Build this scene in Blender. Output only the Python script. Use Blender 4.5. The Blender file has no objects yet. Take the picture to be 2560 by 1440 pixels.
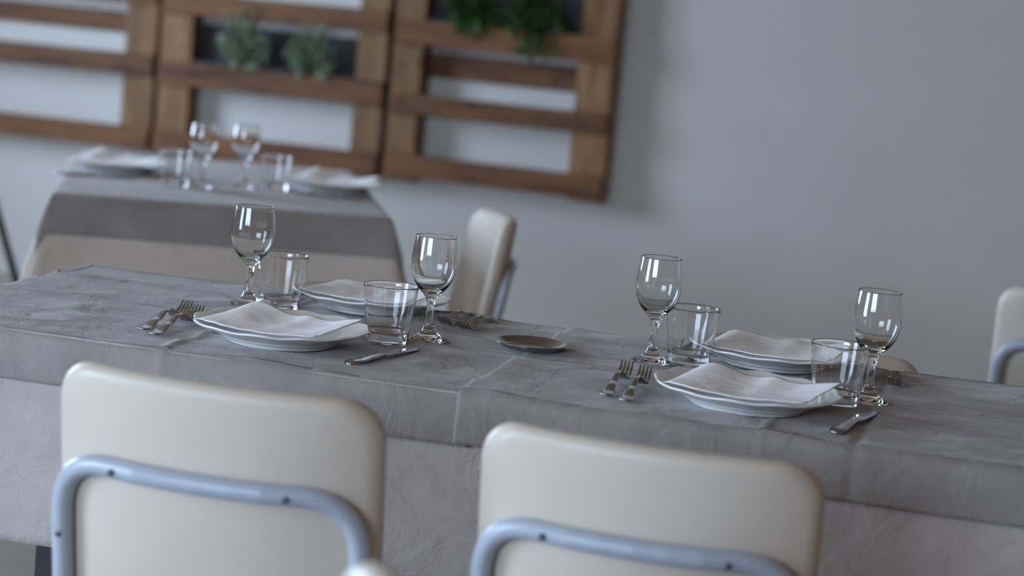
import bpy, bmesh, math, random
from mathutils import Vector, Matrix, noise
PI = math.pi
random.seed(7)
scene = bpy.context.scene
col = scene.collection

# ------------------------------------------------------------------ camera
cam_d = bpy.data.cameras.new('camera')
cam = bpy.data.objects.new('camera', cam_d)
col.objects.link(cam)
cr = Vector((0.96225, 0.25602, 0.09239)); cu = Vector((-0.12361, 0.10862, 0.98637)); cf = Vector((-0.24249, 0.96055, -0.13616))
cam.matrix_world = Matrix(((cr.x, cu.x, -cf.x, 0), (cr.y, cu.y, -cf.y, 0), (cr.z, cu.z, -cf.z, 1.271), (0, 0, 0, 1)))
cam_d.sensor_width = 36.0
cam_d.lens = 36.0 * 5000 / 2560
cam_d.clip_start = 0.05
cam_d.dof.use_dof = True
cam_d.dof.focus_distance = 3.04
cam_d.dof.aperture_fstop = 2.7
scene.camera = cam

# ------------------------------------------------------------------ daylight
world = bpy.data.worlds.new('overcast_sky')
scene.world = world
world.use_nodes = True
bg = world.node_tree.nodes['Background']
bg.inputs['Color'].default_value = (0.58, 0.76, 1.0, 1)
bg.inputs['Strength'].default_value = 23.0
scene.view_settings.view_transform = 'Standard'
scene.view_settings.look = 'None'
scene.view_settings.gamma = 1.0
scene.view_settings.exposure = 0.0
scene.view_settings.use_curve_mapping = False
scene.cycles.max_bounces = 14
scene.cycles.transmission_bounces = 14
scene.cycles.diffuse_bounces = 5
scene.cycles.glossy_bounces = 6
scene.cycles.blur_glossy = 0.3
scene.cycles.sample_clamp_indirect = 8

XL, XR, YF, YB, ZH = -5.2, 3.0, -3.4, 7.5, 3.15          # room
WINS = [(-1.4, 0.8, 0.50, 2.75), (4.3, 6.1, 0.85, 2.65)]     # window openings in the left wall (y0, y1, z0, z1)
WINF = [(-4.2, -1.1, 1.25, 2.50)]                            # opening in the wall behind the camera (x0, x1, z0, z1)
def portal(loc, w, h, d):
    ld = bpy.data.lights.new('window_portal', 'AREA')
    ld.shape = 'RECTANGLE'; ld.size = w; ld.size_y = h
    ld.cycles.is_portal = True
    lo = bpy.data.objects.new('window_portal', ld)
    lo.location = loc
    lo.rotation_euler = Vector(d).to_track_quat('-Z', 'Y').to_euler()
    col.objects.link(lo)
for (y0, y1, z0, z1) in WINS: portal((XL - .02, (y0 + y1) / 2, (z0 + z1) / 2), y1 - y0, z1 - z0, (1, 0, 0))
for (x0, x1, z0, z1) in WINF: portal(((x0 + x1) / 2, YF - .02, (z0 + z1) / 2), x1 - x0, z1 - z0, (0, 1, 0))

# ------------------------------------------------------------------ material helpers
def srgb(r, g, b):
    f = lambda c: (c / 255 / 12.92) if c / 255 <= 0.04045 else ((c / 255 + 0.055) / 1.055) ** 2.4
    return (f(r), f(g), f(b), 1.0)

def new_mat(name):
    m = bpy.data.materials.new(name); m.use_nodes = True
    nt = m.node_tree
    return m, nt, nt.nodes['Principled BSDF']

def N(nt, kind, **kw):
    n = nt.nodes.new(kind)
    for k, v in kw.items():
        if k in n.inputs: n.inputs[k].default_value = v
        else: setattr(n, k, v)
    return n

def mottled(name, c1, c2, scale=4.0, rough=0.8, bump=0.0, bump_scale=60.0, detail=4, coord='Object', spec=0.5, sheen=0.0, stretch=None):
    m, nt, b = new_mat(name)
    tc = N(nt, 'ShaderNodeTexCoord')
    src = tc.outputs[coord]
    if stretch:
        mp = N(nt, 'ShaderNodeMapping'); mp.inputs['Scale'].default_value = stretch
        nt.links.new(src, mp.inputs['Vector']); src = mp.outputs['Vector']
    n = N(nt, 'ShaderNodeTexNoise', Scale=scale, Detail=detail)
    nt.links.new(src, n.inputs['Vector'])
    r = N(nt, 'ShaderNodeValToRGB')
    r.color_ramp.elements[0].position = 0.35; r.color_ramp.elements[0].color = c1
    r.color_ramp.elements[1].position = 0.65; r.color_ramp.elements[1].color = c2
    nt.links.new(n.outputs['Fac'], r.inputs['Fac'])
    nt.links.new(r.outputs['Color'], b.inputs['Base Color'])
    b.inputs['Roughness'].default_value = rough
    b.inputs['Specular IOR Level'].default_value = spec
    if sheen: b.inputs['Sheen Weight'].default_value = sheen
    if bump:
        n2 = N(nt, 'ShaderNodeTexNoise', Scale=bump_scale, Detail=3)
        nt.links.new(src, n2.inputs['Vector'])
        bp = N(nt, 'ShaderNodeBump', Strength=bump, Distance=0.0004)
        nt.links.new(n2.outputs['Fac'], bp.inputs['Height'])
        nt.links.new(bp.outputs['Normal'], b.inputs['Normal'])
    return m

def cloth_mat(name, c1, c2):
    """non-woven cloth: blotchy fibre tone, embossed diagonal dots (UV in metres)"""
    m, nt, b = new_mat(name)
    tc = N(nt, 'ShaderNodeTexCoord')
    n = N(nt, 'ShaderNodeTexNoise', Scale=9.0, Detail=6, Roughness=0.65)
    nt.links.new(tc.outputs['UV'], n.inputs['Vector'])
    r = N(nt, 'ShaderNodeValToRGB')
    r.color_ramp.elements[0].position = 0.3; r.color_ramp.elements[0].color = c1
    r.color_ramp.elements[1].position = 0.7; r.color_ramp.elements[1].color = c2
    nt.links.new(n.outputs['Fac'], r.inputs['Fac'])
    nt.links.new(r.outputs['Color'], b.inputs['Base Color'])
    b.inputs['Roughness'].default_value = 0.78
    b.inputs['Specular IOR Level'].default_value = 0.25
    b.inputs['Sheen Weight'].default_value = 0.25
    hs = []
    for ang in (0.7, -0.9):
        mp = N(nt, 'ShaderNodeMapping'); mp.inputs['Rotation'].default_value = (0, 0, ang)
        nt.links.new(tc.outputs['UV'], mp.inputs['Vector'])
        w = N(nt, 'ShaderNodeTexWave', Scale=115.0, Distortion=0.6)
        w.inputs['Detail'].default_value = 1
        nt.links.new(mp.outputs['Vector'], w.inputs['Vector']); hs.append(w)
    n2 = N(nt, 'ShaderNodeTexNoise', Scale=420.0, Detail=2)
    nt.links.new(tc.outputs['UV'], n2.inputs['Vector'])
    a = N(nt, 'ShaderNodeMath', operation='ADD'); nt.links.new(hs[0].outputs['Fac'], a.inputs[0]); nt.links.new(hs[1].outputs['Fac'], a.inputs[1])
    a2 = N(nt, 'ShaderNodeMath', operation='ADD'); nt.links.new(a.outputs[0], a2.inputs[0]); nt.links.new(n2.outputs['Fac'], a2.inputs[1])
    bp = N(nt, 'ShaderNodeBump', Strength=0.22, Distance=0.0006)
    nt.links.new(a2.outputs[0], bp.inputs['Height'])
    n3 = N(nt, 'ShaderNodeTexNoise', Scale=14.0, Detail=5, Roughness=0.6, Distortion=0.8)
    nt.links.new(tc.outputs['UV'], n3.inputs['Vector'])
    bp2 = N(nt, 'ShaderNodeBump', Strength=0.85, Distance=0.006)
    nt.links.new(n3.outputs['Fac'], bp2.inputs['Height'])
    nt.links.new(bp.outputs['Normal'], bp2.inputs['Normal'])
    nt.links.new(bp2.outputs['Normal'], b.inputs['Normal'])
    return m

def wood_mat(name, dark, light, axis):
    """sawn pallet wood, grain along axis; each board its own tone"""
    m, nt, b = new_mat(name)
    tc = N(nt, 'ShaderNodeTexCoord'); oi = N(nt, 'ShaderNodeObjectInfo')
    off = N(nt, 'ShaderNodeVectorMath', operation='ADD')
    cx = N(nt, 'ShaderNodeCombineXYZ')
    mu = N(nt, 'ShaderNodeMath', operation='MULTIPLY'); mu.inputs[1].default_value = 37.0
    nt.links.new(oi.outputs['Random'], mu.inputs[0])
    for k in range(3): nt.links.new(mu.outputs[0], cx.inputs[k])
    nt.links.new(tc.outputs['Object'], off.inputs[0]); nt.links.new(cx.outputs[0], off.inputs[1])
    mp = N(nt, 'ShaderNodeMapping')
    s = [14.0, 14.0, 14.0]; s[axis] = 1.6
    mp.inputs['Scale'].default_value = s
    nt.links.new(off.outputs[0], mp.inputs['Vector'])
    n = N(nt, 'ShaderNodeTexNoise', Scale=1.6, Detail=6, Roughness=0.6, Distortion=0.7)
    nt.links.new(mp.outputs['Vector'], n.inputs['Vector'])
    r = N(nt, 'ShaderNodeValToRGB')
    r.color_ramp.elements[0].position = 0.3; r.color_ramp.elements[0].color = dark
    r.color_ramp.elements[1].position = 0.68; r.color_ramp.elements[1].color = light
    nt.links.new(n.outputs['Fac'], r.inputs['Fac'])
    # knots
    v = N(nt, 'ShaderNodeTexVoronoi', Scale=5.5)
    nt.links.new(off.outputs[0], v.inputs['Vector'])
    kr = N(nt, 'ShaderNodeValToRGB')
    kr.color_ramp.elements[0].position = 0.05; kr.color_ramp.elements[0].color = (0.35, 0.3, 0.25, 1)
    kr.color_ramp.elements[1].position = 0.14; kr.color_ramp.elements[1].color = (1, 1, 1, 1)
    nt.links.new(v.outputs['Distance'], kr.inputs['Fac'])
    mx = N(nt, 'ShaderNodeMixRGB', blend_type='MULTIPLY'); mx.inputs['Fac'].default_value = 1
    nt.links.new(r.outputs['Color'], mx.inputs['Color1']); nt.links.new(kr.outputs['Color'], mx.inputs['Color2'])
    hsv = N(nt, 'ShaderNodeHueSaturation')
    mr = N(nt, 'ShaderNodeMapRange'); mr.inputs['To Min'].default_value = 0.72; mr.inputs['To Max'].default_value = 1.22
    nt.links.new(oi.outputs['Random'], mr.inputs['Value']); nt.links.new(mr.outputs['Result'], hsv.inputs['Value'])
    nt.links.new(mx.outputs['Color'], hsv.inputs['Color'])
    nt.links.new(hsv.outputs['Color'], b.inputs['Base Color'])
    b.inputs['Roughness'].default_value = 0.72
    bp = N(nt, 'ShaderNodeBump', Strength=0.3, Distance=0.002)
    nt.links.new(n.outputs['Fac'], bp.inputs['Height']); nt.links.new(bp.outputs['Normal'], b.inputs['Normal'])
    return m

def metal_mat(name, c, rough, nscale=40.0, metallic=1.0, var=0.08):
    m, nt, b = new_mat(name)
    tc = N(nt, 'ShaderNodeTexCoord')
    n = N(nt, 'ShaderNodeTexNoise', Scale=nscale, Detail=3)
    nt.links.new(tc.outputs['Object'], n.inputs['Vector'])
    mr = N(nt, 'ShaderNodeMapRange'); mr.inputs['To Min'].default_value = max(0, rough - var); mr.inputs['To Max'].default_value = rough + var
    nt.links.new(n.outputs['Fac'], mr.inputs['Value']); nt.links.new(mr.outputs['Result'], b.inputs['Roughness'])
    b.inputs['Base Color'].default_value = c
    b.inputs['Metallic'].default_value = metallic
    return m

def glass_mat(name):
    m, nt, b = new_mat(name)
    b.inputs['Base Color'].default_value = (0.985, 0.995, 0.992, 1)
    b.inputs['Transmission Weight'].default_value = 1.0
    b.inputs['IOR'].default_value = 1.5
    tc = N(nt, 'ShaderNodeTexCoord')
    n = N(nt, 'ShaderNodeTexNoise', Scale=25.0, Detail=2)
    nt.links.new(tc.outputs['Object'], n.inputs['Vector'])
    mr = N(nt, 'ShaderNodeMapRange'); mr.inputs['To Min'].default_value = 0.0; mr.inputs['To Max'].default_value = 0.012
    nt.links.new(n.outputs['Fac'], mr.inputs['Value']); nt.links.new(mr.outputs['Result'], b.inputs['Roughness'])
    return m

M = {
    'wall': mottled('wall_plaster', srgb(196, 193, 188), srgb(202, 199, 194), 1.5, 0.9, 0.15, 90, spec=0.2),
    'wall_warm': mottled('side_wall_plaster', srgb(150, 106, 68), srgb(158, 114, 76), 1.5, 0.9, 0.1, 90, spec=0.2),
    'ceiling': mottled('ceiling_paint', srgb(152, 126, 98), srgb(160, 133, 104), 2.0, 0.9, spec=0.2),
    'floor': mottled('floor_tile', srgb(152, 146, 138), srgb(164, 158, 150), 3.0, 0.35, 0.05, 30),
    'grout': mottled('floor_grout', srgb(128, 124, 118), srgb(140, 136, 130), 9.0, 0.9),
    'trim': mottled('trim_paint', srgb(190, 186, 180), srgb(200, 196, 190), 3.0, 0.5),
    'frame': mottled('window_frame_paint', srgb(120, 92, 66), srgb(138, 106, 78), 6.0, 0.5),
    'wood_h': wood_mat('pallet_wood_horizontal', srgb(66, 34, 11), srgb(124, 82, 43), 0),
    'wood_v': wood_mat('pallet_wood_vertical', srgb(90, 58, 30), srgb(144, 108, 70), 2),
    'runner': cloth_mat('taupe_nonwoven', srgb(133, 126, 122), srgb(149, 142, 137)),
    'cloth': cloth_mat('greige_nonwoven', srgb(166, 156, 153), srgb(182, 172, 168)),
    'cloth_cream': cloth_mat('cream_nonwoven', srgb(188, 177, 164), srgb(200, 189, 176)),
    'vinyl': mottled('cream_vinyl', srgb(193, 182, 168), srgb(198, 187, 174), 5.0, 0.42, 0.08, 500),
    'tube': mottled('grey_lacquered_tube', srgb(158, 166, 178), srgb(166, 173, 184), 12.0, 0.33, spec=0.6),
    'screw': metal_mat('screw_steel', (0.10, 0.10, 0.11, 1), 0.45),
    'steel': metal_mat('cutlery_steel', (0.46, 0.48, 0.50, 1), 0.16, 60),
    'tray': metal_mat('brushed_tray_steel', (0.40, 0.41, 0.42, 1), 0.22, 80),
    'porcelain': mottled('white_porcelain', srgb(232, 233, 232), srgb(236, 237, 236), 6.0, 0.18),
    'napkin': mottled('paper_napkin', srgb(240, 240, 241), srgb(246, 246, 247), 30.0, 0.95, 0.25, 700, spec=0.1),
    'glass': glass_mat('clear_glass'),
    'black': mottled('black_lacquer', srgb(18, 18, 18), srgb(24, 24, 24), 8.0, 0.5),
    'rubber': mottled('black_rubber', srgb(24, 24, 24), srgb(30, 30, 30), 8.0, 0.8),
    'tabletop': mottled('dark_table_laminate', srgb(60, 48, 38), srgb(76, 62, 50), 5.0, 0.5),
    'planter': mottled('black_planter_plastic', srgb(26, 25, 26), srgb(34, 33, 34), 12.0, 0.6),
    'soil': mottled('potting_soil', srgb(38, 28, 20), srgb(58, 44, 32), 90.0, 0.95, 0.8, 120),
    'leaf_a': mottled('grey_green_leaf', srgb(112, 132, 104), srgb(164, 178, 148), 60.0, 0.6),
    'leaf_b': mottled('deep_green_leaf', srgb(34, 62, 26), srgb(74, 108, 46), 50.0, 0.5),
    'stem': mottled('green_stem', srgb(70, 84, 46), srgb(92, 104, 60), 40.0, 0.7),
}

# ------------------------------------------------------------------ geometry helpers
def link(name, me, mat, parent=None):
    o = bpy.data.objects.new(name, me)
    if mat is not None and not me.materials: me.materials.append(mat)
    col.objects.link(o)
    if parent is not None: o.parent = parent
    return o

def mesh(name, V, F, smooth=True):
    me = bpy.data.meshes.new(name)
    me.from_pydata([tuple(v) for v in V], [], F)
    me.update()
    if smooth:
        for p in me.polygons: p.use_smooth = True
    return me

def tag(o, label, cat, group=None, kind=None):
    if kind: o['kind'] = kind
    if label: o['label'] = label
    if cat: o['category'] = cat
    if group: o['group'] = group
    return o

def empty(name, loc=(0, 0, 0), rz=0.0):
    o = bpy.data.objects.new(name, None)
    o.empty_display_size = 0.05
    o.location = loc; o.rotation_euler = (0, 0, rz)
    col.objects.link(o)
    return o

def dup(root):
    r = root.copy(); col.objects.link(r)
    for ch in root.children:
        c = ch.copy(); col.objects.link(c); c.parent = r
        for g in ch.children:
            d = g.copy(); col.objects.link(d); d.parent = c
    return r

def box_bm(bm, lo, hi, bev=0.0):
    vs = bmesh.ops.create_cube(bm, size=1.0)['verts']
    for v in vs:
        v.co = Vector(((lo[i] + hi[i]) / 2 + v.co[i] * (hi[i] - lo[i]) for i in range(3)))
    if bev:
        es = {e for v in vs for e in v.link_edges}
        bmesh.ops.bevel(bm, geom=list(es), offset=bev, segments=1, affect='EDGES')

def boxes(name, L, mat, parent=None, bev=0.0):
    bm = bmesh.new()
    for lo, hi in L: box_bm(bm, lo, hi, bev)
    me = bpy.data.meshes.new(name); bm.to_mesh(me); bm.free()
    return link(name, me, mat, parent)

def lathe_data(prof, seg, mod=None):
    V = []; 
    for j, (r, z) in enumerate(prof):
        for i in range(seg):
            a = 2 * PI * i / seg
            rr, zz = (r, z) if mod is None else mod(r, z, a)
            V.append(Vector((rr * math.cos(a), rr * math.sin(a), zz)))
    F = []
    for j in range(len(prof) - 1):
        for i in range(seg):
            F.append((j * seg + i, j * seg + (i + 1) % seg, (j + 1) * seg + (i + 1) % seg, (j + 1) * seg + i))
    return V, F

def lathe(name, prof, seg=48, mod=None, cap0=False, cap1=False, flip=False):
    V, F = lathe_data(prof, seg, mod)
    n = len(prof)
    if cap0: F.append(tuple(reversed(range(seg))))
    if cap1: F.append(tuple(range((n - 1) * seg, n * seg)))
    if flip: F = [tuple(reversed(f)) for f in F]
    return mesh(name, V, F)

def smooth_prof(pts, sub=5):
    """Catmull-Rom through profile points; repeat a point for a sharp corner"""
    out = []
    P = [pts[0]] + list(pts) + [pts[-1]]
    for i in range(1, len(P) - 2):
        p0, p1, p2, p3 = P[i - 1], P[i], P[i + 1], P[i + 2]
        if p1 == p2: continue
        for k in range(sub):
            t = k / sub
            q = []
            for d in range(len(p1)):
                q.append(0.5 * (2 * p1[d] + (p2[d] - p0[d]) * t + (2 * p0[d] - 5 * p1[d] + 4 * p2[d] - p3[d]) * t * t + (3 * p1[d] - p0[d] - 3 * p2[d] + p3[d]) * t ** 3))
            out.append(tuple(q))
    out.append(tuple(pts[-1]))
    return out

def tube(name, path, r, seg=14, cap=True):
    path = [Vector(p) for p in path]
    n = len(path)
    T = [(path[min(i + 1, n - 1)] - path[max(i - 1, 0)]).normalized() for i in range(n)]
    up = Vector((0, 0, 1)) if abs(T[0].z) < 0.9 else Vector((1, 0, 0))
    a = T[0].cross(up).normalized(); V = []
    for i in range(n):
        a = (a - T[i] * a.dot(T[i])).normalized(); b = T[i].cross(a)
        rr = r[i] if isinstance(r, (list, tuple)) else r
        for k in range(seg):
            t = 2 * PI * k / seg
            V.append(path[i] + (a * math.cos(t) + b * math.sin(t)) * rr)
    F = [(i * seg + k, i * seg + (k + 1) % seg, (i + 1) * seg + (k + 1) % seg, (i + 1) * seg + k) for i in range(n - 1) for k in range(seg)]
    if cap: F += [tuple(reversed(range(seg))), tuple(range((n - 1) * seg, n * seg))]
    return mesh(name, V, F)

def fillet(pts, rad, seg=7):
    pts = [Vector(p) for p in pts]; out = [pts[0]]
    for i in range(1, len(pts) - 1):
        p = pts[i]; a = (pts[i - 1] - p); b = (pts[i + 1] - p)
        r = rad[i] if isinstance(rad, (list, tuple)) else rad
        ang = a.angle(b); t = min(r / math.tan(ang / 2), a.length * .8, b.length * .8)
        pa, pb = p + a.normalized() * t, p + b.normalized() * t
        for k in range(seg + 1):
            u = k / seg
            out.append(pa * (1 - u) ** 2 + p * 2 * u * (1 - u) + pb * u * u)
    out.append(pts[-1]); return out

def rrect(hw, hh, r, n=7):
    P = []
    for (cx, cz, a0) in ((hw - r, hh - r, 0), (-hw + r, hh - r, PI / 2), (-hw + r, -hh + r, PI), (hw - r, -hh + r, 1.5 * PI)):
        for k in range(n + 1):
            a = a0 + (PI / 2) * k / n
            P.append((cx + r * math.cos(a), cz + r * math.sin(a)))
    # extra points along the straight runs
    Q = []
    for i in range(len(P)):
        p, q = P[i], P[(i + 1) % len(P)]
        d = math.hypot(q[0] - p[0], q[1] - p[1]); m = max(1, int(d / 0.03))
        for k in range(m): Q.append((p[0] + (q[0] - p[0]) * k / m, p[1] + (q[1] - p[1]) * k / m))
    return Q

def pad(name, hw, hh, r, th, edge, warp, dome=0.004):
    """upholstered pad: rounded rectangle in (x,z), thickness th in y, rolled edge; warp maps the point"""
    O = rrect(hw, hh, r); n = len(O); rings = []
    for k in range(7):                                   # centre -> rim on the +y face
        s = 0.02 + (1 - 0.02) * k / 6
        rings.append((s, 0, th / 2 + dome * (1 - s * s)))
    for k in range(1, 8):
        a = PI * k / 8
        rings.append((1, edge * math.sin(a), (th / 2) * math.cos(a)))
    for k in range(7):
        s = 1 - (1 - 0.02) * k / 6
        rings.append((s, 0, -th / 2 - dome * (1 - s * s)))
    V = []
    for s, e, y in rings:
        for (x, z) in O:
            sx = s * (hw - edge) / hw + e / hw; sz = s * (hh - edge) / hh + e / hh
            V.append(warp(Vector((x * sx, y, z * sz))))
    F = [(i * n + k, (i + 1) * n + k, (i + 1) * n + (k + 1) % n, i * n + (k + 1) % n) for i in range(len(rings) - 1) for k in range(n)]
    F += [tuple(range(n)), tuple(reversed(range((len(rings) - 1) * n, len(rings) * n)))]
    me = mesh(name, V, F)
    bm = bmesh.new(); bm.from_mesh(me); bmesh.ops.recalc_face_normals(bm, faces=bm.faces); bm.to_mesh(me); bm.free()
    return me

# ------------------------------------------------------------------ room shell
def struct(o): o['kind'] = 'structure'; return o
fl = struct(boxes('floor', [((XL - .2, YF - .2, -0.10), (XR + .2, YB + .2, -0.004))], M['grout']))
tile_me = None
TS = 0.60
nx = int((XR - XL) / TS) + 1; ny = int((YB - YF) / TS) + 1
k = 0
for i in range(nx):
    for j in range(ny):
        x0, y0 = XL + i * TS, YF + j * TS
        x1, y1 = min(x0 + TS, XR), min(y0 + TS, YB)
        if x1 - x0 < .05 or y1 - y0 < .05: continue
        full = x1 - x0 > TS - .001 and y1 - y0 > TS - .001
        if full and tile_me:
            o = bpy.data.objects.new('tile', tile_me); col.objects.link(o); o.parent = fl
        else:
            o = boxes('tile', [((0.002, 0.002, -.004), (x1 - x0 - .002, y1 - y0 - .002, 0))], M['floor'], fl, 0.001)
            if full: tile_me = o.data
        o.location = (x0, y0, 0)
struct(boxes('ceiling', [((XL - .2, YF - .2, ZH), (XR + .2, YB + .2, ZH + .1))], M['ceiling']))
struct(boxes('wall_back', [((XL - .2, YB, 0), (XR + .2, YB + .2, ZH))], M['wall']))
L = []; xcur = XL - .2
for (x0, x1, z0, z1) in WINF:
    L += [((xcur, YF - .2, 0), (x0, YF, ZH)), ((x0, YF - .2, 0), (x1, YF, z0)), ((x0, YF - .2, z1), (x1, YF, ZH))]
    xcur = x1
L.append(((xcur, YF - .2, 0), (XR + .2, YF, ZH)))
struct(boxes('wall_front', L, M['wall_warm']))
struct(boxes('wall_right', [((XR, YF, 0), (XR + .2, YB, ZH))], M['wall_warm']))
L = []; ycur = YF
for (y0, y1, z0, z1) in WINS:
    L += [((XL - .2, ycur, 0), (XL, y0, ZH)), ((XL - .2, y0, 0), (XL, y1, z0)), ((XL - .2, y0, z1), (XL, y1, ZH))]
    ycur = y1
L.append(((XL - .2, ycur, 0), (XL, YB, ZH)))
struct(boxes('wall_left', L, M['wall_warm']))
struct(boxes('wall_light_block', [((XL, 1.25, 0), (-3.95, 1.45, ZH))], M['wall_warm']))      # added stub wall, out of view, keeps near window's light off back wall
def window(k, loc, rz, W, H, nm):
    w = struct(empty('window_%d' % k, loc, rz))
    boxes('frame', [((-.03, 0, 0), (.03, W, .05)), ((-.03, 0, H - .05), (.03, W, H)), ((-.03, 0, 0.05), (.03, .05, H - .05)), ((-.03, W - .05, .05), (.03, W, H - .05))], M['frame'], w)
    for q in range(1, nm):
        boxes('mullion', [((-.02, W * q / nm - .018, .05), (.02, W * q / nm + .018, H - .05))], M['frame'], w)
    boxes('sill', [((.0, -.05, -.04), (.16, W + .05, 0))], M['trim'], w)
for i, (y0, y1, z0, z1) in enumerate(WINS): window(i + 1, (XL - .1, y0, z0), 0, y1 - y0, z1 - z0, 4 - i)
for i, (x0, x1, z0, z1) in enumerate(WINF): window(i + 3, (x1, YF - .1, z0), PI / 2, x1 - x0, z1 - z0, 6)
struct(boxes('baseboard_back', [((XL, YB - .014, 0), (XR, YB, .075))], M['trim'], None, .002))
struct(boxes('baseboard_left', [((XL, YF, 0), (XL + .014, YB - .014, .075))], M['trim'], None, .002))
struct(boxes('baseboard_right', [((XR - .014, YF, 0), (XR, YB - .014, .075))], M['trim'], None, .002))

# ------------------------------------------------------------------ wooden pallets hung on the back wall
PF = 7.37                                                # plane of the front boards
def pallet(x0, x1, front, back, stiles, label, z0=.585, z1=1.62):
    root = empty('wooden_pallet', ((x0 + x1) / 2, PF + .06, z0))
    tag(root, label, 'pallet', 'pallets on the wall')
    ox, oy, oz = (x0 + x1) / 2, PF + .06, z0
    for (a, b) in stiles:
        o = boxes('stringer', [((-(b - a) / 2, -.04, 0), ((b - a) / 2, .045, z1 - z0))], M['wood_v'], root, .003)
        o.location = ((a + b) / 2 - ox, 0, 0)
    for (za, zb) in front:
        j = random.uniform(-.003, .003)
        o = boxes('board', [(((x0 - x1) / 2 + .003, -.06, 0), ((x1 - x0) / 2 - .003, -.041, zb - za))], M['wood_h'], root, .003)
        o.location = (j, 0, za - oz); o.rotation_euler = (0, random.uniform(-.004, .004), 0)
    for (za, zb) in back:
        o = boxes('back_board', [(((x0 - x1) / 2, .046, 0), ((x1 - x0) / 2, .064, zb - za))], M['wood_h'], root, .003)
        o.location = (0, 0, za - oz)
    return root
pallet(-3.395, -2.446, [(.588, .680), (.862, .956), (1.145, 1.229), (1.42, 1.50)], [(1.30, 1.39)],
       [(-3.395, -3.260), (-2.570, -2.446)], 'brown wooden pallet holding two grey-green bushes on the wall')
pallet(-4.46, -3.412, [(.592, .678), (.884, .967), (1.172, 1.255), (1.45, 1.53)], [(1.046, 1.128)],
       [(-4.46, -4.33), (-3.548, -3.412)], 'leftmost brown wooden pallet on the wall, without plants')
pallet(-2.424, -1.552, [(.603, .690), (.846, .924), (1.112, 1.206), (1.43, 1.51)], [(.992, 1.088)],
       [(-2.424, -2.304), (-1.690, -1.552)], 'rightmost brown wooden pallet with dark trailing greenery at its top')

def trough(x0, x1, z0, zf, zb, label):
    root = empty('planter_trough', ((x0 + x1) / 2, PF + .06, z0)); tag(root, label, 'planter')
    w = (x1 - x0) / 2
    boxes('liner', [((-w, -.038, 0), (w, .044, .006)), ((-w, -.038, .006), (w, -.034, zf - z0)), ((-w, .040, .006), (w, .044, zb - z0)),
                   ((-w, -.034, .006), (-w + .004, .040, zf - z0)), ((w - .004, -.034, .006), (w, .040, zf - z0))], M['planter'], root)
    V, F = [], []
    for i in range(24):
        for j in range(5):
            V.append((-w + .005 + (2 * w - .01) * i / 23, -.033 + .072 * j / 4, zf - z0 - .012 + random.uniform(-.004, .004)))
    for i in range(23):
        for j in range(4): F.append((i * 5 + j, (i + 1) * 5 + j, (i + 1) * 5 + j + 1, i * 5 + j + 1))
    link('soil', mesh('soil', V, F), M['soil'], root)
    return root
trough(-3.255, -2.575, .875, .965, 1.112, 'long black planter trough behind two grey-green bushes')
trough(-2.300, -1.694, 1.13, 1.215, 1.42, 'long black planter trough in the rightmost pallet')

def leaf(V, F, p, d, up, L, w):
    d = d.normalized(); s = d.cross(up)
    if s.length < 1e-3: s = d.cross(Vector((1, 0, 0)))
    s.normalize(); n = s.cross(d)
    i = len(V)
    V += [p, p + d * L * .45 + s * w * .5 + n * w * .12, p + d * L * .45 - n * w * .05, p + d * L * .45 - s * w * .5 + n * w * .12, p + d * L - n * L * .12]
    F += [(i, i + 1, i + 2), (i, i + 2, i + 3), (i + 1, i + 4, i + 2), (i + 2, i + 4, i + 3)]

def bush(cx, cz, rx, rz, ry, base_z, nst, lmat, label, trailing=False, cy=PF - .015, lsz=.024, seed=1):
    rnd = random.Random(seed)
    root = empty('leafy_plant', (cx, PF + .03, base_z)); tag(root, label, 'plant')
    V, F, SV, SF = [], [], [], []
    o0 = Vector((cx, PF + .03, base_z))
    for s in range(nst):
        a = rnd.uniform(0, 2 * PI); e = rnd.uniform(-1, 1)
        rr = rnd.uniform(.55, 1.0)
        q = math.sqrt(1 - e * e)
        tip = Vector((cx + rx * rr * q * math.cos(a), cy - ry * rr * abs(q * math.sin(a)) + .02, cz + rz * rr * e)) - o0
        b = Vector((rnd.uniform(-.02, .02), rnd.uniform(-.01, .01), 0))
        mid = (b + tip) / 2 + Vector((0, -.01, .03 if not trailing else .05))
        pts = [b * (1 - t) ** 2 + mid * 2 * t * (1 - t) + tip * t * t for t in [k / 6 for k in range(7)]]
        k0 = len(SV)
        for i, p in enumerate(pts):
            r_ = .0016 * (1 - i / 9)
            SV += [p + Vector((r_, 0, 0)), p + Vector((-r_ * .5, r_ * .8, 0)), p + Vector((-r_ * .5, -r_ * .8, 0))]
        for i in range(6):
            for k in range(3): SF.append((k0 + i * 3 + k, k0 + i * 3 + (k + 1) % 3, k0 + i * 3 + 3 + (k + 1) % 3, k0 + i * 3 + 3 + k))
        for i in range(2, 7):
            for h in range(3):
                d = (pts[i] - pts[i - 1]).normalized() + Vector((rnd.uniform(-1, 1), rnd.uniform(-1, .5), rnd.uniform(-.8, 1)))
                L_ = lsz * rnd.uniform(.7, 1.25)
                leaf(V, F, pts[i], d, Vector((rnd.uniform(-.4, .4), -.4, 1)), L_, L_ * .6)
    link('stems', mesh('stems', SV, SF), M['stem'], root)['kind'] = 'stuff'
    link('foliage', mesh('foliage', V, F, False), lmat, root)['kind'] = 'stuff'
    return root
bush(-3.027, 1.062, .125, .125, .06, .955, 90, M['leaf_a'], 'larger round grey-green bush in the middle pallet', seed=3)
bush(-2.742, 1.045, .105, .105, .06, .955, 80, M['leaf_a'], 'smaller grey-green bush, right one in the middle pallet', seed=5)
bush(-2.09, 1.29, .15, .14, .05, 1.205, 70, M['leaf_b'], 'dark green plant near the left end of the top trough', True, seed=8, lsz=.03)
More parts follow.
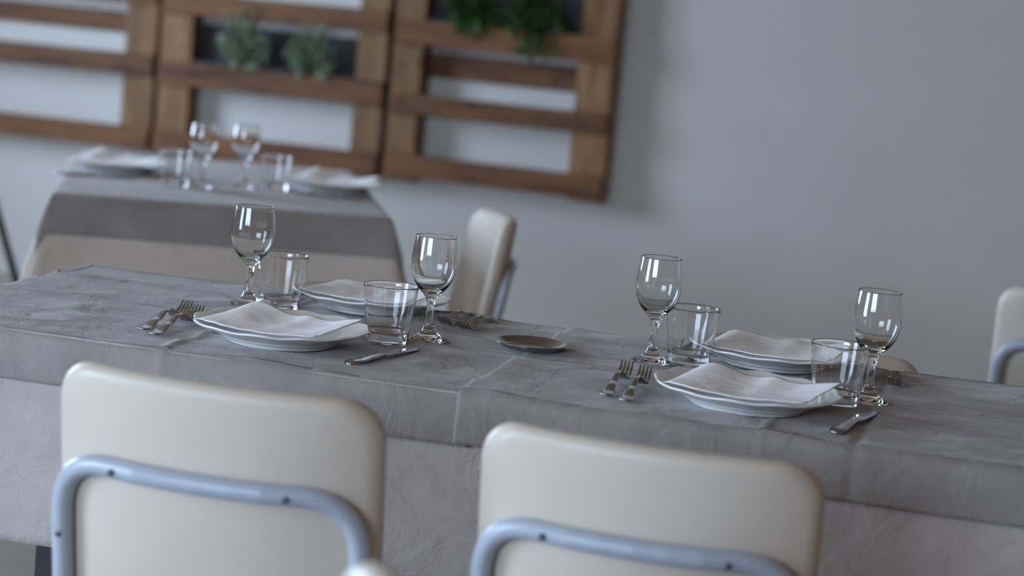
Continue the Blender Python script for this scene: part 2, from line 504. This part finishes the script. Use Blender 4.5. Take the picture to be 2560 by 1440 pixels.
bush(-1.86, 1.25, .13, .15, .06, 1.205, 70, M['leaf_b'], 'dark green plant trailing over the board of the rightmost pallet', True, seed=11, lsz=.03)

# ------------------------------------------------------------------ tables and cloths
def table(x0, x1, y0, y1, h, label, name='dining_table'):
    """origin at centre on the floor"""
    cx, cy = (x0 + x1) / 2, (y0 + y1) / 2; hx, hy = (x1 - x0) / 2, (y1 - y0) / 2
    root = empty(name, (cx, cy, 0)); tag(root, label, 'table', 'restaurant tables')
    boxes('table_top', [((-hx, -hy, h - .03), (hx, hy, h))], M['tabletop'], root, .004)
    boxes('apron', [((-hx + .08, -hy + .07, h - .09), (hx - .08, -hy + .10, h - .03)), ((-hx + .08, hy - .10, h - .09), (hx - .08, hy - .07, h - .03)),
                    ((-hx + .08, -hy + .10, h - .09), (-hx + .11, hy - .10, h - .03)), ((hx - .11, -hy + .10, h - .09), (hx - .08, hy - .10, h - .03))], M['black'], root)
    for sx in (-1, 1):
        for sy in (-1, 1):
            ax, ay = sx * (hx - .243), sy * (hy - .12)
            o = boxes('leg', [((-.022, -.022, 0), (.022, .022, h - .03))], M['black'], root, .002)
            o.location = (ax, ay, 0)
    return root

def fbm(x, y, s, seed=0.0):
    return noise.noise(Vector((x * s, y * s, seed)))

def cloth(name, x0, x1, y0, y1, z, drops, res, mat, label, offs=0.0, flare=.03, wr=None, rip=(0.0, 8.0), seed=0.0, rad=.012, th=.0012, edges=None):
    """cloth lying on the rectangle x0..x1,y0..y1 at height z; drops = overhang on (x0,x1,y0,y1) sides; UV in metres"""
    dx0, dx1, dy0, dy1 = drops
    def axis(a, b, d0, d1, n):
        return [a - d0 + (b - a + d0 + d1) * i / n for i in range(n + 1)]
    nu = int((x1 - x0 + dx0 + dx1) / res); nv = int((y1 - y0 + dy0 + dy1) / res)
    U = axis(x0, x1, dx0, dx1, nu); W = axis(y0, y1, dy0, dy1, nv)
    V, UV = [], []
    for u in U:
        for v in W:
            ex = u - min(max(u, x0), x1); ey = v - min(max(v, y0), y1)
            px, py = u - ex, v - ey
            t = math.hypot(ex, ey)
            w = wr(u, v) if wr else 0.0
            if t < 1e-9:
                V.append(Vector((px, py, z + offs + w)))
            else:
                nx_, ny_ = ex / t, ey / t
                R_ = rad + offs; q = R_ * PI / 2
                if t < q: out, dn = R_ * math.sin(t / R_), R_ * (1 - math.cos(t / R_))
                else: out, dn = R_ + (t - q) * flare, R_ + (t - q)
                k = min(1, t / .05)
                along = u if abs(ey) > abs(ex) else v
                rp = rip[0] * k * (math.sin(along * rip[1] + seed) * .6 + fbm(along, t, rip[1] * .35, seed + 3) * 1.2) * min(1, t / .2)
                o_ = out - rad + rp + w * k * .8
                V.append(Vector((px + nx_ * o_, py + ny_ * o_, z + offs - dn + w * (1 - k))))
            UV.append((u, v))
    m = nv + 1
    F = [(i * m + j, (i + 1) * m + j, (i + 1) * m + j + 1, i * m + j + 1) for i in range(nu) for j in range(nv)]
    me = mesh(name, V, F)
    uvl = me.uv_layers.new(name='UVMap')
    for p in me.polygons:
        for li in p.loop_indices:
            uvl.data[li].uv = UV[me.loops[li].vertex_index]
    o = link(name, me, mat)
    md = o.modifiers.new('thickness', 'SOLIDIFY'); md.thickness = th; md.offset = -1
    tag(o, label, 'tablecloth')
    return o

TZ = .7475
X0, X1, Y0, Y1 = -1.622, .78, 2.612, 3.294
def crease(x, xc, w=.006): return math.exp(-((x - xc) / w) ** 2)
def wr_main(u, v):
    a = .0016 * fbm(u * .55, v * 2.2, 5.5, 1.3) + .0011 * fbm(u, v * 1.6, 13.0, 4.1)
    r = 1 - abs(fbm(u * .7 + .3 * v, v * 1.9, 4.2, 9.7)); a += .0022 * max(0, r - .82) / .18
    a += .0022 * crease(u, -1.165) - .0018 * crease(u, -.178) + .0015 * crease(u, -.30, .004)
    a -= .0014 * crease(v, 2.955, .005)
    return a * 1.7 - .0016
def wr_under(u, v):
    return .0008 * fbm(u, v, 7.0, 2.2) - .0012 + (.006 * fbm(u * 1.3, v * .6, 5.0, 7.0) if v < Y0 - .08 else 0)
table(X0 + .004, X1 - .004, Y0 + .004, Y1 - .004, .744, 'long dining table in the foreground under grey cloths, black legs')
cloth('tablecloth', X0, X1, Y0, Y1, TZ, (.3, .3, .324, .30), .012, M['cloth'], 'pale greige cloth hanging to knee height on the long foreground table', 0, .01, wr_under, (.006, 11.0), 1.0)
cloth('table_runner', X0, -.700, Y0, Y1, TZ, (.085, .0, .085, .085), .006, M['runner'], 'taupe grey top cloth on the left half of the foreground table', .0025, .015, wr_main, (.003, 9.0), 2.0)
cloth('table_runner', -.722, X1, Y0, Y1, TZ, (.0, .085, .085, .085), .006, M['runner'], 'taupe grey top cloth on the right half of the foreground table, overlapping its neighbour', .0048, .015, wr_main, (.003, 9.0), 2.0)

# second table, turned, in front of the wall
T2A = math.radians(24.0)
t2c = Vector((-2.216, 4.278, 0)); t2x = Vector((math.cos(T2A), math.sin(T2A), 0)); t2y = Vector((-math.sin(T2A), math.cos(T2A), 0))
T2W, T2D = .81, 1.24
t2o = t2c + t2x * T2W / 2 + t2y * T2D / 2
t = table(-T2W / 2 + .004, T2W / 2 - .004, -T2D / 2 + .004, T2D / 2 - .004, .744, 'square-cornered dining table standing turned in front of the pallets')
t.location = (t2o.x, t2o.y, 0); t.rotation_euler = (0, 0, T2A)
for (nm, dr, mt, lb, of, fl_, sd) in (('tablecloth', .27, M['cloth_cream'], 'cream cloth hanging in folds on the table by the pallets', 0, .30, 2.0),
                                 ('table_runner', .105, M['runner'], 'taupe grey top cloth on the table by the pallets', .0035, .30, 2.0)):
    o = cloth(nm, -T2W / 2, T2W / 2, -T2D / 2, T2D / 2, TZ, (dr,) * 4, .016, mt, lb, of, fl_, lambda u, v: .0006 * fbm(u, v, 6, 3), (.012, 12.0), sd)
    o.location = (t2o.x, t2o.y, 0); o.rotation_euler = (0, 0, T2A)

# ------------------------------------------------------------------ chairs
CB = .06                                                  # curvature depth over the half width
def make_chair():
    root = empty('dining_chair'); HW = .198; Zc, hh = .655, .157
    lean = math.tan(math.radians(9))
    bend = lambda x: .040 * (x / HW) ** 2
    def warpb(p): return Vector((p.x, p.y + bend(p.x) - lean * (p.z + Zc - .46), p.z + Zc))
    link('backrest', pad('backrest', HW, hh, .048, .036, .016, warpb), M['vinyl'], root)
    TR = .0125; tx = .183
    yb = lambda x, z: bend(x) - lean * (z - .46) - .018 - TR + .001
    top = .708 - TR
    pts = [(-tx, -.035 + .05 - .12, .008), (-tx, yb(tx, .46), .46), (-tx, yb(tx, top), top)]
    raw = []
    left = [Vector((-tx, -.075, .010)), Vector((-tx, yb(tx, .44), .44)), Vector((-tx, yb(tx, top), top))]
    bar = [Vector((x, yb(x, top), top)) for x in [-.075, -.04, 0, .04, .075]]
    right = [Vector((-v.x, v.y, v.z)) for v in reversed(left)]
    path = fillet(left + bar + right, [0, .05, .072] + [.03] * 5 + [.072, .05, 0], 10)
    bf = link('back_frame', tube('back_frame', path, TR, 18), M['tube'], root)
    sp = [(0, .0016), (.0026, .0015), (.0040, .0009), (.0044, 0)]
    for x, z in ((-.105, top), (.105, top)):
        s = link('screw', lathe('screw', [(max(r, .0003), h) for r, h in reversed(sp)], 16, cap1=True), M['screw'], bf)
        s.location = (x, yb(x, z) - TR + .0006, z - .002); s.rotation_euler = (PI / 2, 0, 0)
    for sx in (-1, 1):
        s = link('screw', lathe('screw', [(max(r, .0003), h) for r, h in reversed(sp)], 16, cap1=True), M['screw'], bf)
        s.location = (sx * tx, yb(tx, .60) - TR + .0004, .60); s.rotation_euler = (PI / 2, 0, 0)
    # seat
    def warps(p): return Vector((p.x * (1 - .10 * (-p.z) / .2 * .3), p.z + .215, p.y + .452 + .012 * (p.x / .2) ** 2 - .008 * (p.z / .2)))
    link('seat', pad('seat', .205, .205, .05, .042, .018, warps), M['vinyl'], root)
    sf = fillet([(-tx, .0, .420), (-tx, .36, .420), (-tx, .395, .010)], [0, .06, 0], 8)
    link('front_frame', tube('front_frame', [Vector(p) for p in sf], TR, 14), M['tube'], root)
    sf2 = [Vector((-p.x, p.y, p.z)) for p in sf]
    link('front_frame', tube('front_frame', sf2, TR, 14), M['tube'], root)
    for y in (.05, .33):
        link('crossbar', tube('crossbar', [(-tx, y, .420), (tx, y, .420)], .009, 10), M['tube'], root)
    for sx in (-1, 1):
        for y in (-.075, .395):
            link('foot_cap', lathe('foot_cap', [(.0150, 0), (.0155, .004), (.0155, .022), (.0128, .026)], 14, cap0=True, cap1=True), M['rubber'], root).location = (sx * tx, y, 0)
    return root
chair0 = make_chair()
def place_chair(x, y, face_deg, label, first=[True], s=(1, 1, 1)):
    c = chair0 if first[0] else dup(chair0); first[0] = False
    c.location = (x, y, 0); c.rotation_euler = (0, 0, math.radians(face_deg - 90)); c.scale = s
    tag(c, label, 'chair', 'cream padded chairs')
    return c
place_chair(-.877, 2.155, 90, 'cream padded chair with grey tube back, left one in front of the foreground table', s=(1.03, 1, 1.01))
place_chair(-.372, 2.20, 90, 'cream padded chair with grey tube back, right one in front of the foreground table')
place_chair(-.335, 3.50, 270, 'cream chair across the foreground table, only its top edge showing behind the plates', s=(1, 1, .905))
place_chair(-1.26, 4.66, 206, 'cream chair seen from its side, at the right of the table by the pallets', s=(1, 1, .965))
place_chair(.165, 4.25, 90, 'cream chair with grey tube back cut off by the right picture edge')
place_chair(-.466, 1.40, 199, 'blurred cream chair back closest to the camera at the bottom edge', s=(1, 1, .992))

# ------------------------------------------------------------------ tableware
def split_lathe(root, parts, seg, mat):
    """one closed turned surface shared out over parts; analytic normals keep the joins invisible"""
    full = []
    for nm, pr in parts: full.append((nm, pr))
    for idx, (nm, pr) in enumerate(full):
        V, F = lathe_data(pr, seg)
        me = mesh(nm, V, F)
        ctx = []
        prevp = full[idx - 1][1] if idx else None
        link(nm, me, mat, root)

def make_wine_glass():
    root = empty('wine_glass')
    out = [(.0315, .0012), (.0312, .0026), (.0270, .0046), (.0190, .0085), (.0120, .0145), (.0078, .0230), (.0062, .036), (.0060, .050), (.0068, .0600), (.0100, .0690),
           (.0165, .0765), (.0250, .0860), (.0318, .0985), (.0352, .1130), (.0360, .1260), (.0350, .1400), (.0332, .1540), (.0319, .1640)]
    inn = [(.0309, .1640), (.0322, .1540), (.0339, .1400), (.0348, .1260), (.0340, .1130), (.0304, .0990), (.0236, .0880), (.0150, .0808), (.0070, .0775), (.0006, .0766)]
    o1 = smooth_prof(out, 5)
    rim = [(.03175, .16465), (.0314, .16490), (.03105, .16465)]
    i1 = smooth_prof(inn, 5)
    bot = [(.0006, .0032), (.012, .0028), (.024, .0014), (.0285, .0004), (.0305, .0003), (.0312, .0006)]
    prof = bot + o1 + rim + i1
    ia = min(range(len(prof)), key=lambda i: abs(prof[i][1] - .0145) + (0 if len(bot) <= i < len(bot) + len(o1) else 9))
    ib = min(range(len(prof)), key=lambda i: abs(prof[i][1] - .0640) + (0 if len(bot) <= i < len(bot) + len(o1) else 9))
    seg = 64
    # analytic normals for every profile point
    Nn = []
    for i in range(len(prof)):
        a, b = prof[max(i - 1, 0)], prof[min(i + 1, len(prof) - 1)]
        t = Vector((b[0] - a[0], b[1] - a[1]))
        n = Vector((t.y, -t.x)); Nn.append(n.normalized() if n.length > 0 else Vector((0, -1)))
    for nm, s0, s1 in (('foot', 0, ia), ('stem', ia, ib), ('bowl', ib, len(prof) - 1)):
        pr = prof[s0:s1 + 1]
        V, F = lathe_data(pr, seg)
        if nm == 'bowl': F.append(tuple(range((len(pr) - 1) * seg, len(pr) * seg)))
        if nm == 'foot': F.append(tuple(reversed(range(seg))))
        me = mesh(nm, V, F)
        nr = []
        for i in range(s0, s1 + 1):
            for k in range(seg):
                a = 2 * PI * k / seg
                nr.append((Nn[i].x * math.cos(a), Nn[i].x * math.sin(a), Nn[i].y))
        me.normals_split_custom_set_from_vertices(nr)
        link(nm, me, M['glass'], root)
    return root

def make_tumbler():
    out = [(.0322, .0000), (.0322, .0000), (.0327, .0010), (.0332, .0050), (.0345, .0180), (.0372, .0420), (.0400, .0660), (.0426, .0882)]
    rim = [(.0427, .0888), (.0422, .0893), (.0416, .0889)]
    inn = [(.0412, .0880), (.0386, .0650), (.0356, .0400), (.0331, .0215), (.0318, .0178), (.0280, .0160), (.0150, .0155), (.0005, .0154)]
    prof = [(.0005, .0030), (.0150, .0028), (.0250, .0016), (.0290, .0003), (.0310, 0.0)] + smooth_prof(out, 4) + rim + smooth_prof(inn, 4)
    return lathe('tumbler', prof, 64, cap0=True, cap1=True)

def make_plate():
    R_ = .1325
    prof_out = [(.001, .0035), (.070, .0035), (.074, .0030), (.0765, 0.0), (.0800, 0.0), (.0825, .0030), (.0860, .0060), (.0920, .0085), (.0950, .0110), (.1080, .0165), (.1230, .0222), (.1310, .0252)]
    prof_in = [(.1325, .0268), (.1318, .0282), (.1295, .0284), (.1260, .0272), (.1130, .0225), (.1000, .0180), (.0930, .0150), (.0870, .0100), (.0800, .0078), (.0600, .0068), (.001, .0066)]
    prof = smooth_prof(prof_out + prof_in, 3)
    def mod(r, z, a):
        k = max(0, (r - .09) / (R_ - .09))
        s = math.cos(12 * a)
        s = (abs(s) ** .8) * (1 if s > 0 else -1)
        return r * (1 + .014 * k * s), max(0, z) + .0011 * k * math.cos(12 * a + .5)
    return lathe('dinner_plate', prof, 120, mod, cap0=True, cap1=True)

def make_napkin(seed, ridge=.046, tip=.052):
    """paper napkin folded double: rolled fold on the left, layers lying in the plate"""
    c = {'fl': Vector((-.112, -.070, .0320)), 'fr': Vector((.096, -.094, .0325)), 'bl': Vector((-.088, .040, .034)), 'br': Vector((.131, -.002, tip))}
    nu, nv = 44, 30
    def P(u, v):
        p = (c['fl'] * (1 - u) + c['fr'] * u) * (1 - v) + (c['bl'] * (1 - u) + c['br'] * u) * v
        z = p.z
        z -= math.sin(PI * u) ** .8 * (.003 + .003 * v) + .006 * math.sin(PI * v) * math.sin(PI * u)
        rise = math.sin(min(u / .15, 1) * PI / 2) if u < .15 else math.exp(-((u - .15) / .20) ** 2)
        z += (ridge - .034) * rise * v
        z += .0030 * math.exp(-((u - .55) / .07) ** 2) * v - .0030 * math.exp(-((u - .74) / .10) ** 2) * v
        z += .0018 * noise.noise(Vector((u * 4, v * 3, seed))) + .0006 * noise.noise(Vector((u * 13, v * 13, seed + 5)))
        y = p.y - .022 * math.sin(PI * u) * (1 - v) + .010 * math.sin(PI * u) * v
        r = math.hypot(p.x, y)
        floor_z = .0085 if r < .085 else .0085 + (r - .085) / (.1325 - .085) * .0235
        return Vector((p.x, y, max(z, floor_z + .0022)))
    th = .0030
    V, F = [], []
    top = [[None] * (nv + 1) for _ in range(nu + 1)]; bot = [[None] * (nv + 1) for _ in range(nu + 1)]
    for i in range(nu + 1):
        for j in range(nv + 1):
            u, v = i / nu, j / nv
            p = P(u, v)
            roll = max(0, 1 - u / .07)
            p.z -= .0050 * roll ** 2; 
            top[i][j] = len(V); V.append(p)
    for i in range(nu + 1):
        for j in range(nv + 1):
            u, v = i / nu, j / nv
            p = V[top[i][j]].copy()
            k = 0 if i == 0 else min(1, u / .05) ** .5
            p.z -= th * k * (.55 + .45 * v) 
            if i == nu: p.x -= .004
            if j == 0: p.y += .002
            bot[i][j] = len(V); V.append(p)
    for i in range(nu):
        for j in range(nv):
            F.append((top[i][j], top[i + 1][j], top[i + 1][j + 1], top[i][j + 1]))
            F.append((bot[i][j], bot[i][j + 1], bot[i + 1][j + 1], bot[i + 1][j]))
    for i in range(nu):
        F.append((top[i][0], bot[i][0], bot[i + 1][0], top[i + 1][0])); F.append((top[i][nv], top[i + 1][nv], bot[i + 1][nv], bot[i][nv]))
    for j in range(nv):
        F.append((top[0][j], top[0][j + 1], bot[0][j + 1], bot[0][j])); F.append((top[nu][j], bot[nu][j], bot[nu][j + 1], top[nu][j + 1]))
    return mesh('napkin', V, F)

def interp(T, s):
    for (a, va), (b, vb) in zip(T, T[1:]):
        if s <= b:
            t = (s - a) / (b - a) if b > a else 0
            t = t * t * (3 - 2 * t)
            return va + (vb - va) * t
    return T[-1][1]

def strip(V, F, s0, s1, n, cx, hw, zf, th, crown=0.0, m=6, L=.195):
    """solid flat bar along +y between s0..s1: centre line cx(s), half width hw(s), height zf(s)"""
    i0 = len(V); rows = []
    for i in range(n + 1):
        s = s0 + (s1 - s0) * i / n
        row = []
        for sgn in (1, -1):
            for k in range(m + 1):
                q = (-1 + 2 * k / m) * sgn
                t_ = th(s)
                z = zf(s) + crown * (1 - q * q) * (1 if sgn > 0 else .5) + (t_ if sgn > 0 else 0)
                row.append(len(V)); V.append(Vector((cx(s) + q * hw(s), s * L, z)))
        rows.append(row)
    w = len(rows[0])
    for i in range(n):
        for k in range(w):
            F.append((rows[i][k], rows[i][(k + 1) % w], rows[i + 1][(k + 1) % w], rows[i + 1][k]))
    F.append(tuple(reversed(rows[0]))); F.append(tuple(rows[-1]))

def fix(me):
    bm = bmesh.new(); bm.from_mesh(me); bmesh.ops.recalc_face_normals(bm, faces=bm.faces); bm.to_mesh(me); bm.free()
    for p in me.polygons: p.use_smooth = True
    return me

def make_fork():
    root = empty('fork')
    Z = [(0, .0012), (.08, .0016), (.30, .0085), (.52, .0170), (.60, .0165), (.70, .0070), (.765, .0018), (.83, .0035), (.92, .0105), (1.0, .0205)]
    Wd = [(0, .0058), (.03, .0094), (.10, .0096), (.30, .0060), (.50, .0036), (.60, .0038), (.68, .0090), (.745, .0118), (.80, .0118)]
    zf = lambda s: interp(Z, s)
    V, F = [], []
    strip(V, F, 0, .60, 26, lambda s: 0, lambda s: interp(Wd, s), zf, lambda s: .0020, .0010)
    link('handle', fix(mesh('handle', V, F)), M['steel'], root)
    V, F = [], []
    def zh(s): return zf(s)
    strip(V, F, .60, .775, 10, lambda s: 0, lambda s: interp(Wd, s), zh, lambda s: .0017, -.0022 * 0, 8)
    for k in range(4):
        x = -.0118 + .0236 * (k + .5) / 4
        strip(V, F, .772, 1.0, 12, lambda s, x=x: x * (1 - .10 * (s - .772) / .228), lambda s: .0021 - .0011 * max(0, (s - .93) / .07), zh, lambda s: .0016, 0, 2)
    link('head', fix(mesh('head', V, F)), M['steel'], root)
    return root

def make_knife():
    root = empty('table_knife'); L = .205
    Z = [(0, .0010), (.1, .0006), (.3, .0014), (.46, .0030), (.55, .0032), (1, .0016)]
    Wd = [(0, .0055), (.03, .0092), (.12, .0104), (.30, .0076), (.44, .0060), (.50, .0066)]
    zf = lambda s: interp(Z, s)
    V, F = [], []
    strip(V, F, 0, .5, 22, lambda s: 0, lambda s: interp(Wd, s), lambda s: zf(s) * .5, lambda s: interp([(0, .0025), (.06, .0050), (.3, .0046), (.5, .0036)], s), .0014, 8, L)
    link('handle', fix(mesh('handle', V, F)), M['steel'], root)
    V, F = [], []
    strip(V, F, .495, 1.0, 18, lambda s: .0012 * ((s - .5) / .5) ** 2 + .003 * max(0, (s - .85) / .15) ** 2, lambda s: interp([(.495, .0062), (.56, .0092), (.80, .0098), (.92, .0078), (1.0, .0010)], s),
          lambda s: zf(s) * .7, lambda s: .0014, .0004, 4, L)
    link('blade', fix(mesh('blade', V, F)), M['steel'], root)
    return root

PLATE = make_plate(); TUMB = make_tumbler()
wine0, fork0, knife0 = make_wine_glass(), make_fork(), make_knife()
used = {'wine': False, 'fork': False, 'knife': False}
def put(proto, key, x, y, z, deg, label, cat, group, rot=None):
    o = proto if not used[key] else dup(proto); used[key] = True
    o.location = (x, y, z); o.rotation_euler = (0, 0, math.radians(deg)) if rot is None else rot
    tag(o, label, cat, group); return o
def single(name, me, mat, x, y, z, deg, label, cat, group):
    o = link(name, me, mat); o.location = (x, y, z); o.rotation_euler = (0, 0, math.radians(deg))
    tag(o, label, cat, group); return o
ZL, ZR = .7512, .7532                                   # top of the left / right runner
WH = 'on the foreground table'
# wine glasses
put(wine0, 'wine', -.878, 2.970, ZL, 0, 'wine glass beside the front left plate, foreground table', 'wine glass', 'wine glasses')
put(wine0, 'wine', -.190, 2.947, ZR, 0, 'rightmost wine glass, behind the tumbler of the front right setting', 'wine glass', 'wine glasses')
put(wine0, 'wine', -1.223, 3.071, ZL, 0, 'leftmost wine glass on the foreground table, rising behind the front left plate', 'wine glass', 'wine glasses')
put(wine0, 'wine', -.533, 3.036, ZR, 0, 'wine glass standing just beyond the forks of the front right setting', 'wine glass', 'wine glasses')
# tumblers
for (x, y, z, lb) in ((-.924, 2.905, ZL, 'water tumbler at the right rim of the front left plate'), (-.233, 2.885, ZR, 'water tumbler at the right rim of the front right plate'),
                      (-1.172, 3.085, ZL, 'water tumbler behind the front left plate, beside the leftmost wine glass'), (-.480, 3.068, ZR, 'water tumbler at the left of the back right plate')):
    single('tumbler', TUMB, M['glass'], x, y, z, 0, lb, 'tumbler', 'water tumblers')
# plates + napkins
for i, (x, y, z, dg, nd, lb) in enumerate(((-1.052, 2.785, ZL, 8, -2, 'front left'), (-.347, 2.783, ZR, 0, 0, 'front right'), (-1.050, 3.200, ZL, 20, 2, 'back left'), (-.362, 3.170, ZR, 12, 4, 'back right'))):
    single('dinner_plate', PLATE, M['porcelain'], x, y, z, dg, 'white scalloped dinner plate of the %s place setting, foreground table' % lb, 'plate', 'white plates')
    single('napkin', make_napkin(i * 3.7 + 1, (.050, .048, .040, .044)[i]), M['napkin'], x, y, z, nd, 'folded white paper napkin on the %s plate, foreground table' % lb, 'napkin', 'paper napkins')
# forks
put(fork0, 'fork', -1.246, 2.716, ZL, 4, 'left fork of the pair beside the front left plate', 'fork', 'forks')
put(fork0, 'fork', -1.215, 2.690, ZL, 4, 'right fork of the pair tucked under the front left plate rim', 'fork', 'forks')
put(fork0, 'fork', -.533, 2.700, ZR, 3, 'left fork of the pair beside the front right plate', 'fork', 'forks')
put(fork0, 'fork', -.501, 2.680, ZR, 3, 'right fork of the pair beside the front right plate', 'fork', 'forks')
put(fork0, 'fork', -.893, 3.288, ZL, 180, 'left fork of the blurred pair right of the back left plate', 'fork', 'forks')
put(fork0, 'fork', -.852, 3.262, ZL, 180, 'right fork of the blurred pair right of the back left plate', 'fork', 'forks')
put(fork0, 'fork', -.210, 3.285, ZR, 182, 'fork half hidden behind the rightmost wine glass stem', 'fork', 'forks')
put(fork0, 'fork', -.168, 3.262, ZR, 182, 'fork lying right of the rightmost wine glass stem', 'fork', 'forks')
# knives
put(knife0, 'knife', -.905, 2.672, ZL, -11, 'table knife in front of the front left tumbler', 'knife', 'knives')
put(knife0, 'knife', -.210, 2.662, ZR, -10, 'table knife in front of the front right tumbler', 'knife', 'knives')
put(knife0, 'knife', -1.200, 3.283, ZL, 182, 'table knife left of the back left plate, behind the tumbler', 'knife', 'knives')
put(knife0, 'knife', -.515, 3.275, ZR, 182, 'table knife left of the back right plate, behind the tumbler', 'knife', 'knives')
# small steel tray
tp = smooth_prof([(.001, .0010), (.030, .0010), (.042, .0014), (.0500, .0052), (.0555, .0094), (.0570, .0100), (.0572, .0107), (.0560, .0112), (.0545, .0106), (.0490, .0066), (.0410, .0028), (.030, .0022), (.001, .0022)], 4)
single('coin_tray', lathe('coin_tray', tp, 64, cap0=True, cap1=True), M['tray'], -.720, 3.008, ZR, 0, 'small round steel tray lying alone between the place settings', 'tray', None)
# the table by the pallets
def t2(a, b): return t2o + t2x * a + t2y * b
def at2(x, y): return x, y
for nm, (x, y), lb in (('L', (-2.362, 4.92), 'left'), ('R', (-1.800, 5.07), 'right')):
    dg = 24 if nm == 'L' else 24
    single('dinner_plate', PLATE, M['porcelain'], x, y, ZL, dg, 'blurred white plate at the %s end of the table by the pallets' % lb, 'plate', 'white plates')
    single('napkin', make_napkin(20 + x, .058, .054), M['napkin'], x, y, ZL, 8, 'blurred paper napkin on the %s plate of the table by the pallets' % lb, 'napkin', 'paper napkins')
put(wine0, 'wine', -2.050, 4.766, ZL, 0, 'blurred left wine glass on the table by the pallets', 'wine glass', 'wine glasses')
put(wine0, 'wine', -1.985, 4.889, ZL, 0, 'blurred right wine glass on the table by the pallets', 'wine glass', 'wine glasses')
single('tumbler', TUMB, M['glass'], -2.115, 4.745, ZL, 0, 'blurred tumbler beside the left plate of the table by the pallets', 'tumbler', 'water tumblers')
single('tumbler', TUMB, M['glass'], -1.915, 4.935, ZL, 0, 'blurred tumbler beside the right plate of the table by the pallets', 'tumbler', 'water tumblers')
put(fork0, 'fork', -2.50, 5.115, ZL, -66, 'fork beyond the left plate of the table by the pallets', 'fork', 'forks')
put(knife0, 'knife', -2.42, 4.68, ZL, -66, 'knife before the left plate of the table by the pallets', 'knife', 'knives')
put(knife0, 'knife', -1.80, 5.28, ZL, 100, 'knife beyond the right plate of the table by the pallets', 'knife', 'knives')
put(fork0, 'fork', -1.67, 4.93, ZL, 114, 'fork before the right plate of the table by the pallets', 'fork', 'forks')

# ------------------------------------------------------------------ black folding stand at the left edge (one leg in view)
st = empty('folding_stand', (-3.575, 6.05, 0)); tag(st, 'black metal folding stand, one slanted leg showing at the left edge', 'stand')
apex = Vector((-.13, 0, 1.42))
for ft in ((.445, -.05, 0), (-.45, -.10, 0), (0, .42, 0)):
    f = Vector(ft); d = (apex - f).normalized()
    link('leg', tube('leg', [f + d * .012, apex], .0125, 12), M['black'], st)
    link('foot_cap', tube('foot_cap', [f + Vector((0, 0, .002)), f + d * .05], .016, 12), M['rubber'], st)
link('hub', lathe('hub', [(.03, 1.38), (.036, 1.40), (.036, 1.45), (.028, 1.47)], 20, cap0=True, cap1=True), M['black'], st).location = (-.13, 0, 0)
link('crossbar', tube('crossbar', [(.243, -.0325, .5), (-.337, -.065, .5)], .008, 8), M['black'], st)
